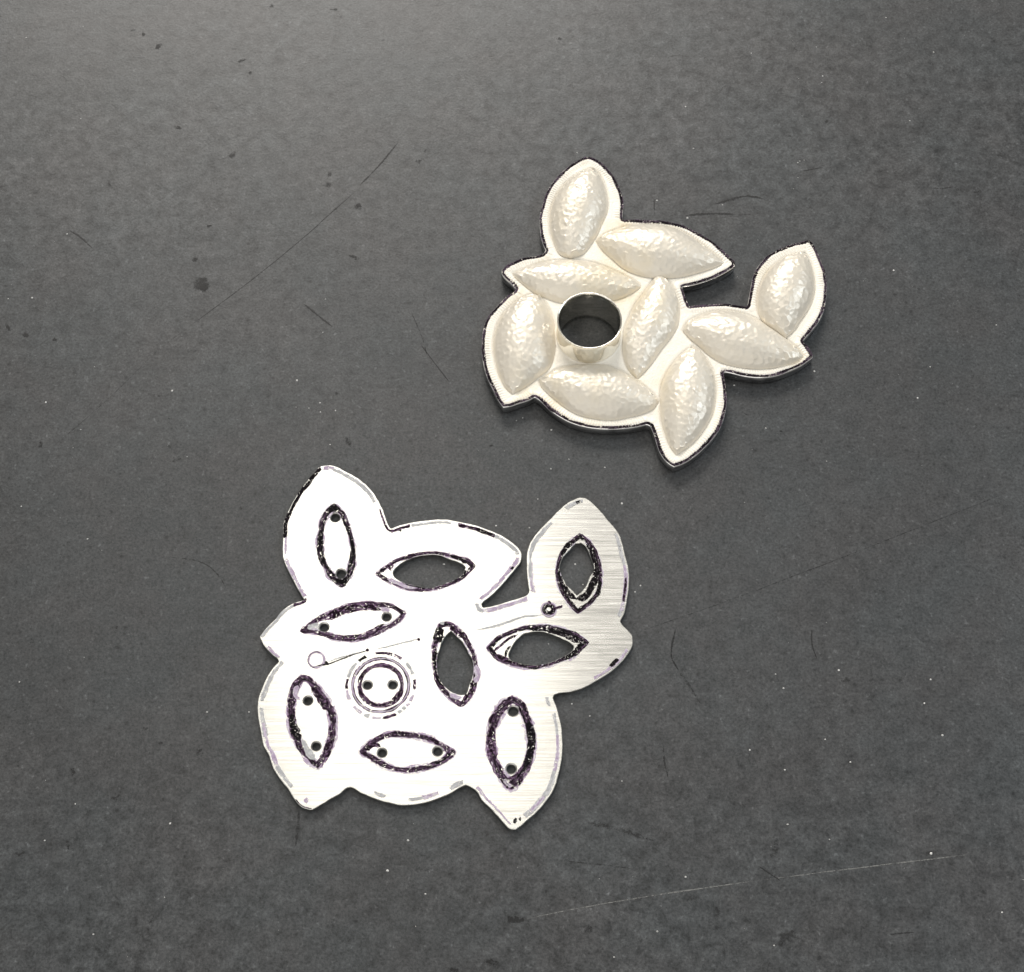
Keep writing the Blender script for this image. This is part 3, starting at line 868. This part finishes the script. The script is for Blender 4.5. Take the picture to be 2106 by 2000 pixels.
def build_plate():
    out = resample(catmull(w(BACK, T2), True, 4, 40), 3.2 * PX)
    out = out[::-1] if area2(out) < 0 else out
    out = out + np.stack([smooth_noise(len(out), 3, .45 * PX, True), smooth_noise(len(out), 3, .45 * PX, True)], 1)
    holes = []
    for c in CUT:
        h = resample(catmull(w(c, T2), True, 4, 48), 2.6 * PX)
        h = h + np.stack([smooth_noise(len(h), 3, .5 * PX, True), smooth_noise(len(h), 3, .5 * PX, True)], 1)
        holes.append(h if area2(h) > 0 else h[::-1])
    for x, y, r in DRILL:
        c = w([(x, y)], T2)[0]
        r = (r - 2.4) * PX
        holes.append(np.array([[c[0] + r * math.cos(a), c[1] + r * math.sin(a)] for a in np.linspace(0, 2 * math.pi, 28, endpoint=False)]))
    ch = 1.1 * PX
    io = offset(out, ch)
    ih = [offset(h, -ch) if len(h) != 28 else offset(h, -2.6 * PX) for h in holes]
    co, tris = triangulate(io, ih)
    # the sheet is not dead flat: a very slight warp
    vs = [(a[0], a[1], T2) for a in co]
    fs = [tuple(t) for t in tris]
    mi = [0] * len(fs)
    for k, (lp, inn) in enumerate([(out, io)] + list(zip(holes, ih))):
        n0 = len(vs)
        L = len(lp)
        for ring, z in ((inn, T2), (lp, T2 - .8 * PX), (lp, 0.00028), (offset(lp, (3.0 if k == 0 else -1.5) * PX), 0.00001)):
            vs += [(a[0], a[1], z if L != 28 or z != T2 - .8 * PX else T2 - 2.2 * PX) for a in ring]
        for r in range(3):
            for i in range(L):
                a, b = n0 + r * L + i, n0 + r * L + (i + 1) % L
                fs.append((a, a + L, b + L, b) if k == 0 else (b, b + L, a + L, a))
                mi.append(0 if r == 0 and L != 28 else 1)
    vs = np.array(vs)
    ra = math.radians(7)
    uv = np.stack([vs[:, 0] * math.cos(ra) + vs[:, 1] * math.sin(ra), -vs[:, 0] * math.sin(ra) + vs[:, 1] * math.cos(ra)], 1) * 20
    o = mesh_obj('plate', vs, fs, [M_plate, M_plate_edge], back, False, uv=uv, mat_idx=mi)
    CLIP['outline'] = io
    CLIP['holes'] = ih
    CLIP['on'] = True
    return out
plate_outline = build_plate()

_layer = [0]
def stroke(pts, width, mat, closed=True, wob=.9, wvar=.3, name='marker_outline', sub=6, sharp=60, scale=1.0):
    p = catmull(w(pts, T2), closed, sub, sharp)
    if scale != 1.0:
        c = p.mean(0)
        p = c + (p - c) * scale
    width *= 1.3
    _layer[0] += 1
    z = T2 + 0.000012 + 0.0000003 * _layer[0]
    return strip(name, p, width * PX, z, mat, back, closed, wob * PX, wvar, not closed)

MARKS = [
 ([(686.6,1043),(704.7,1060),(715.4,1083.5),(722.8,1107),(726,1132.5),(723.9,1160),(717.5,1181.6),(703.6,1203),(683.4,1185.9),(668.4,1164.5),(658.8,1139),(658.8,1111),(662,1083.5),(670.6,1058)], 9.5, 0),
 ([(775.8,1180.5),(793.3,1167.7),(808.4,1157),(835,1147),(863,1140),(893.4,1137.5),(921.4,1142),(944.7,1148),(962,1153.8),(973.8,1165),(965.6,1173.4),(951.7,1187),(930.7,1199),(909.7,1207),(881.8,1212.5),(858.5,1214),(835,1209.7),(810.8,1201),(793.3,1193)], 6, 1),
 ([(623.7,1296.8),(649,1277),(681,1260),(713,1248.6),(745,1243),(777,1244.4),(805,1247.7),(831.6,1261.6),(815.6,1279.7),(787.8,1294.6),(755.9,1308.5),(726,1315),(692,1312),(662,1303)], 8, 1),
 ([(922,1283),(904,1286),(900,1309),(894.6,1327),(893,1349.6),(894,1372),(896,1388.8),(904,1409),(914,1421),(926,1433.6),(939,1444.8),(948.4,1449),(959.6,1442),(969,1430),(975,1414.5),(978,1394.4),(979,1377.6),(976,1355),(969,1336),(960,1318),(950,1304),(937,1291.4)], 7, 1),
 ([(1193,1101),(1176,1115),(1162,1128),(1151.4,1149),(1147,1170.6),(1149,1192),(1157,1215),(1169.6,1236.7),(1188.7,1259),(1207.8,1245),(1225,1226),(1233.4,1204.7),(1234.5,1183.4),(1231.3,1157.8),(1222.8,1132),(1207.8,1113)], 6.5, 0),
 ([(1005.5,1334),(1018.9,1318),(1034.7,1307),(1059,1298),(1083.3,1292),(1111,1289.5),(1138,1292.5),(1162.3,1298.7),(1186.6,1307),(1206,1322),(1196.3,1333),(1180.5,1347),(1156,1357),(1132,1366),(1101.5,1371.5),(1071,1370),(1040.8,1361.7),(1020,1352),(1013,1343)], 7, 0),
 ([(621,1394),(606.6,1415),(599,1447),(599,1479),(606.6,1511),(619.4,1539),(636.5,1560),(654.6,1577),(668.4,1554),(681,1526),(685.5,1492),(681,1462),(666.3,1434.5),(649,1413),(634,1398)], 10.5, 1),
 ([(745,1546.4),(766.5,1527),(798.5,1512),(820,1511),(852,1512.7),(884,1521),(905,1531),(931,1549),(909.6,1566),(884,1576.7),(841,1584),(820,1583),(798.5,1577),(773,1564.5),(751.6,1552)], 8.5, 1),
 ([(1054.5,1438),(1033,1455),(1019,1477),(1011,1502),(1009.5,1527.6),(1013,1557.5),(1023,1581),(1035,1601),(1052.4,1619),(1066,1601),(1081,1580),(1091,1553),(1093,1525.5),(1088,1495.7),(1079,1469),(1068.5,1448)], 13, 1),
]
for pts, wd, m in MARKS:
    dark = M_ink if m == 0 else M_ink_plum
    stroke(pts, wd * 1.35, M_ink_lilac, wob=1.2)
    stroke(pts, wd, dark)
    stroke(pts, wd * .6, M_ink, scale=.98)
    stroke(pts, 2.6, M_ink_plum, scale=1.025, wob=1.6)
    stroke(pts, 2.2, dark, scale=.94, wob=1.4)

EXTRA = [
 # heavy fills between the double outlines
 ([(1184.4,1233),(1203.6,1226),(1216.4,1206),(1226,1186),(1229,1165)], 11, M_ink), ([(1152,1170),(1154,1192),(1163,1212),(1178,1228),(1186,1234)], 10, M_ink),
 ([(1206,1120),(1216,1138),(1224,1158),(1227,1178)], 8, M_ink), ([(1235,1195),(1233,1212),(1230,1228)], 7, M_ink), ([(1176,1112),(1165,1124),(1156,1142)], 7, M_ink),
 ([(1014,1341),(1028.6,1329),(1043,1317),(1065,1305)], 6, M_ink_plum), ([(1090,1295.5),(1120,1295),(1150,1301),(1180,1312),(1196,1324)], 11, M_ink),
 ([(1196,1322),(1188,1335),(1172,1349),(1156,1357)], 8, M_ink), ([(1017,1346),(1030,1353),(1048,1360),(1070,1367)], 9, M_ink_plum),
 ([(1200,1323),(1212,1321)], 2.2, M_ink), ([(1040,1352),(1043,1338),(1050,1328)], 4, M_ink),
 ([(660,1278),(690,1262),(722,1252),(755,1249),(785,1255)], 11, M_ink_plum), ([(684,1306),(710,1311),(734.5,1309),(766.5,1298),(792,1283)], 8, M_ink_plum),
 ([(632,1292),(650,1288),(660,1296)], 8, M_ink_grey), ([(785,1252),(800,1258)], 7, M_ink_lilac),
 ([(906,1290),(902,1305),(905,1322)], 15, M_ink), ([(925,1288),(940,1300),(952,1312)], 11, M_ink_plum), ([(896,1335),(895,1370),(903,1398),(914,1414)], 9, M_ink),
 ([(972,1400),(968,1420),(960,1436),(950,1442)], 11, M_ink_plum), ([(925,1428),(936,1434),(950,1436)], 8, M_ink_lilac), ([(979,1368),(983,1388),(976,1404)], 9, M_ink_lilac),
 ([(905,1283),(914,1281)], 6, M_ink_grey),
 ([(808,1160),(802,1168),(806,1174)], 7, M_ink_plum), ([(783,1175),(790,1172)], 7, M_ink), ([(797,1190),(815,1199),(835,1204),(858,1209)], 8, M_ink_lilac),
 ([(822,1195),(845,1204),(870,1209),(895,1209)], 4.5, M_ink), ([(922,1200),(945,1188),(958,1172)], 4.5, M_ink), ([(925,1143),(945,1150),(958,1160)], 7, M_ink),
 ([(662,1090),(659,1115),(661,1145),(668,1163)], 7, M_ink), ([(722,1105),(726,1135),(722,1165)], 6, M_ink), ([(675,1052),(687,1047),(697,1053)], 9, M_ink), ([(690,1192),(704,1198),(716,1184)], 10, M_ink),
 ([(600,1470),(606,1500),(618,1525)], 12, M_ink), ([(640,1412),(660,1436),(674,1462)], 12, M_ink_plum), ([(682,1490),(678,1525),(666,1548)], 9, M_ink_plum),
 ([(622,1520),(632,1545),(648,1562)], 9, M_ink_grey), ([(616,1440),(608,1430),(612,1410)], 7, M_ink_lilac),
 ([(752,1543),(768,1532),(782,1536)], 9, M_ink_plum), ([(886,1520),(903,1530)], 9, M_ink_plum), ([(893,1571),(905,1566)], 5, M_ink), ([(921,1551),(926,1554)], 8, M_ink),
 ([(1085,1480),(1093,1515),(1090,1550),(1078,1582)], 11, M_ink), ([(1012,1490),(1012,1530),(1018,1562)], 11, M_ink_plum), ([(1060,1603),(1072,1590),(1080,1572)], 4, M_ink),
 ([(1044,1602),(1056,1600),(1064,1594)], 5, M_ink_plum), ([(1036,1604),(1052,1619)], 6, M_ink_lilac),
 # small marks at the tips
 ([(1056,1686),(1063,1689)], 7, M_ink), ([(1067,1686),(1072,1685)], 6, M_ink), ([(625,1645),(633,1650)], 8, M_ink_lilac), ([(819,1091),(826,1090)], 5, M_ink),
]
for pts, wd, m in EXTRA:
    stroke(pts, wd, m, False, name='marker_stroke')

# template circles round the two centre holes
cc = w([(783, 1409.5)], T2)[0]
def circle_stroke(r, width, mat, a0=0.0, a1=2 * math.pi, c=cc, wob=.35, name='marker_circle'):
    closed = abs(a1 - a0) > 6.2
    a = np.linspace(a0, a1, 90, endpoint=not closed)
    p = np.stack([c[0] + r * PX * np.cos(a), c[1] + r * PX * np.sin(a)], 1)
    _layer[0] += 1
    return strip(name, p, width * PX, T2 + 0.000012 + 0.0000003 * _layer[0], mat, back, closed, wob * PX, .3)
RS = 0.945
circle_stroke(43.5 * RS, 10.5, M_ink_plum)
circle_stroke(43 * RS, 6, M_ink_plum, wob=1.0)
circle_stroke(57.5 * RS, 7.0, M_ink_plum)
circle_stroke(57.8 * RS, 3.0, M_ink_lilac, wob=.8)
for a0, a1, m in ((1.25, 1.75, M_ink_plum), (.95, 1.2, M_ink_plum), (2.05, 2.3, M_ink), (2.4, 2.9, M_ink_grey), (2.95, 3.25, M_ink_plum), (3.3, 3.6, M_ink_lilac), (3.85, 4.15, M_ink_lilac),
                  (4.25, 4.4, M_ink_grey), (4.5, 4.75, M_ink_lilac), (4.8, 5.2, M_ink_plum), (5.28, 5.4, M_ink_grey), (5.45, 5.55, M_ink_grey), (5.6, 5.7, M_ink_lilac), (5.78, 5.98, M_ink_lilac),
                  (6.15, 6.45, M_ink_plum), (.35, .75, M_ink_grey)):
    circle_stroke(70 * RS, 6.5, m, a0, a1)
c2 = w([(650.3, 1357.7)], T2)[0]
circle_stroke(15.5, 5, M_ink_lilac, c=c2, wob=.8)
circle_stroke(16.5, 1.8, M_ink_plum, 1.2, 4.6, c=c2)
stroke([(643,1373),(658,1369),(674.8,1366),(695,1359),(713,1352),(735,1344),(758,1337.5)], 2.2, M_ink, False, .3, name='marker_stroke')
stroke([(676,1361),(696,1354),(714,1348),(745,1341)], 1.6, M_ink_grey, False, .3, name='marker_stroke')
stroke([(668,1366),(675,1363)], 7, M_ink, False, name='marker_stroke')
stroke([(752,1338),(759,1336)], 4, M_ink_plum, False, name='marker_stroke')
stroke([(775,1335),(810,1327),(862,1314)], 1.8, M_ink_grey, False, .3, name='marker_stroke')
stroke([(858,1316),(864,1314.5)], 5, M_ink_plum, False, name='marker_stroke')
# scribbled ball with its long faint line
c3 = w([(1129, 1254)], T2)[0]
circle_stroke(13, 6, M_ink_plum, c=c3, wob=1.4)
circle_stroke(8, 7, M_ink, c=c3, wob=1.6)
circle_stroke(15.5, 3, M_ink_lilac, c=c3, wob=1.2)
stroke([(1127,1237),(1132,1243)], 6, M_ink_plum, False, name='marker_stroke')
stroke([(1138,1254),(1148,1250),(1157,1246)], 4.5, M_ink_plum, False, name='marker_stroke')
stroke([(1116,1264.4),(1092,1267),(1069,1271),(1045,1279),(1026.6,1285.7),(1000,1292),(979.7,1296)], 3.4, M_ink_grey, False, .7, name='marker_stroke')
# broken contour line just inside the plate's edge
ol = plate_outline
n = len(ol)
inner = offset(ol, 7.5 * PX)
top_i = int(np.argmin(np.linalg.norm(ol - w([(670.6, 957.3)], T2)[0], axis=1)))
def seg_between(p0, p1):
    i = int(np.argmin(np.linalg.norm(ol - w([p0], T2)[0], axis=1)))
    j = int(np.argmin(np.linalg.norm(ol - w([p1], T2)[0], axis=1)))
    if (j - i) % n <= (i - j) % n:
        idx = [(i + k) % n for k in range((j - i) % n + 1)]
    else:
        idx = [(i - k) % n for k in range((i - j) % n + 1)]
    return idx
CONT = [((583,1105),(658,960),7.5,M_ink,4.5),((583,1105),(628,994),4.5,M_ink,4.5),((582,1140),(583,1105),4,M_ink_lilac,6),((625,1230),(585,1150),6,M_ink_lilac,5),((664,957),(690,960),6,M_ink_lilac,6),
        ((690,960),(749,994),6,M_ink_grey,8),((740,987),(777,1028),6,M_ink_grey,8),((786,1045),(804,1087),4,M_ink_plum,6),((806,1087),(841,1076),5,M_ink_plum,7),((845,1075),(930,1071),4,M_ink_grey,7),
        ((945,1074),(1020,1097),6.5,M_ink_plum,8),((985,1083),(1015,1095),6,M_ink,8),((1020,1097),(1072,1139),6.5,M_ink_grey,8),((1072,1150),(995,1238),6.5,M_ink_lilac,8),((1060,1168),(1055,1175),5,M_ink,6),
        ((990,1243),(994,1250),6,M_ink_grey,9),((994,1252),(1082,1225),6.5,M_ink_lilac,7),((1087,1217),(1083,1158),7,M_ink_lilac,8),((1084,1190),(1085,1132),5,M_ink_grey,7),((1085,1132),(1130,1069),6,M_ink_grey,8),
        ((1160,1040),(1200,1025),7,M_ink_grey,8),((1180,1028),(1192,1024),5,M_ink,9),((1270,1095),(1294,1185),5,M_ink_grey,7),((1291,1162),(1285,1260),6,M_ink_lilac,7),((1293,1190),(1289,1240),4,M_ink_plum,7),
        ((1284,1260),(1278,1272),6,M_ink_grey,8),((1295,1340),(1262,1377),6,M_ink_lilac,6),((1278,1362),(1262,1377),6,M_ink,9),((1262,1377),(1225,1401),5,M_ink_lilac,7),
        ((1138,1436),(1142,1448),5,M_ink_grey,12),((1148,1465),(1157,1523),5,M_ink_grey,9),((1157,1510),(1150,1588),6,M_ink_lilac,9),((1150,1588),(1086,1685),7,M_ink_grey,9),((1125,1645),(1095,1678),6,M_ink_lilac,9),
        ((1045,1700),(985,1638),3,M_ink_lilac,8),((985,1638),(975,1624),5,M_ink_lilac,6),((955,1618),(930,1630),7,M_ink_grey,8),((905,1641),(873,1651),6,M_ink_lilac,10),((873,1651),(840,1655),4,M_ink_grey,10),((790,1648),(766,1641),5,M_ink_grey,10),
        ((640,1665),(606,1646),2.4,M_ink_plum,1.4),((592,1622),(562,1580),7,M_ink_grey,8),((562,1580),(540,1525),6,M_ink_lilac,8),((538,1515),(529,1458),7,M_ink_grey,8),((531,1440),(552,1388),7,M_ink_grey,8),((533,1490),(541,1530),5,M_ink_lilac,8),
        ((552,1388),(573,1361),6,M_ink_grey,7),((571,1355),(546,1332),5,M_ink_lilac,4),((535,1312),(602,1241),5,M_ink_grey,4.5),((602,1241),(625,1233),5,M_ink_plum,4.5)]
for p0, p1, wd, m, off in CONT:
    idx = seg_between(p0, p1)
    if len(idx) < 2:
        continue
    p = offset(ol, off * PX)[idx]
    _layer[0] += 1
    strip('marker_contour', p, wd * 1.25 * PX, T2 + 0.000012 + 0.0000003 * _layer[0], m, back, False, .4 * PX, .25)
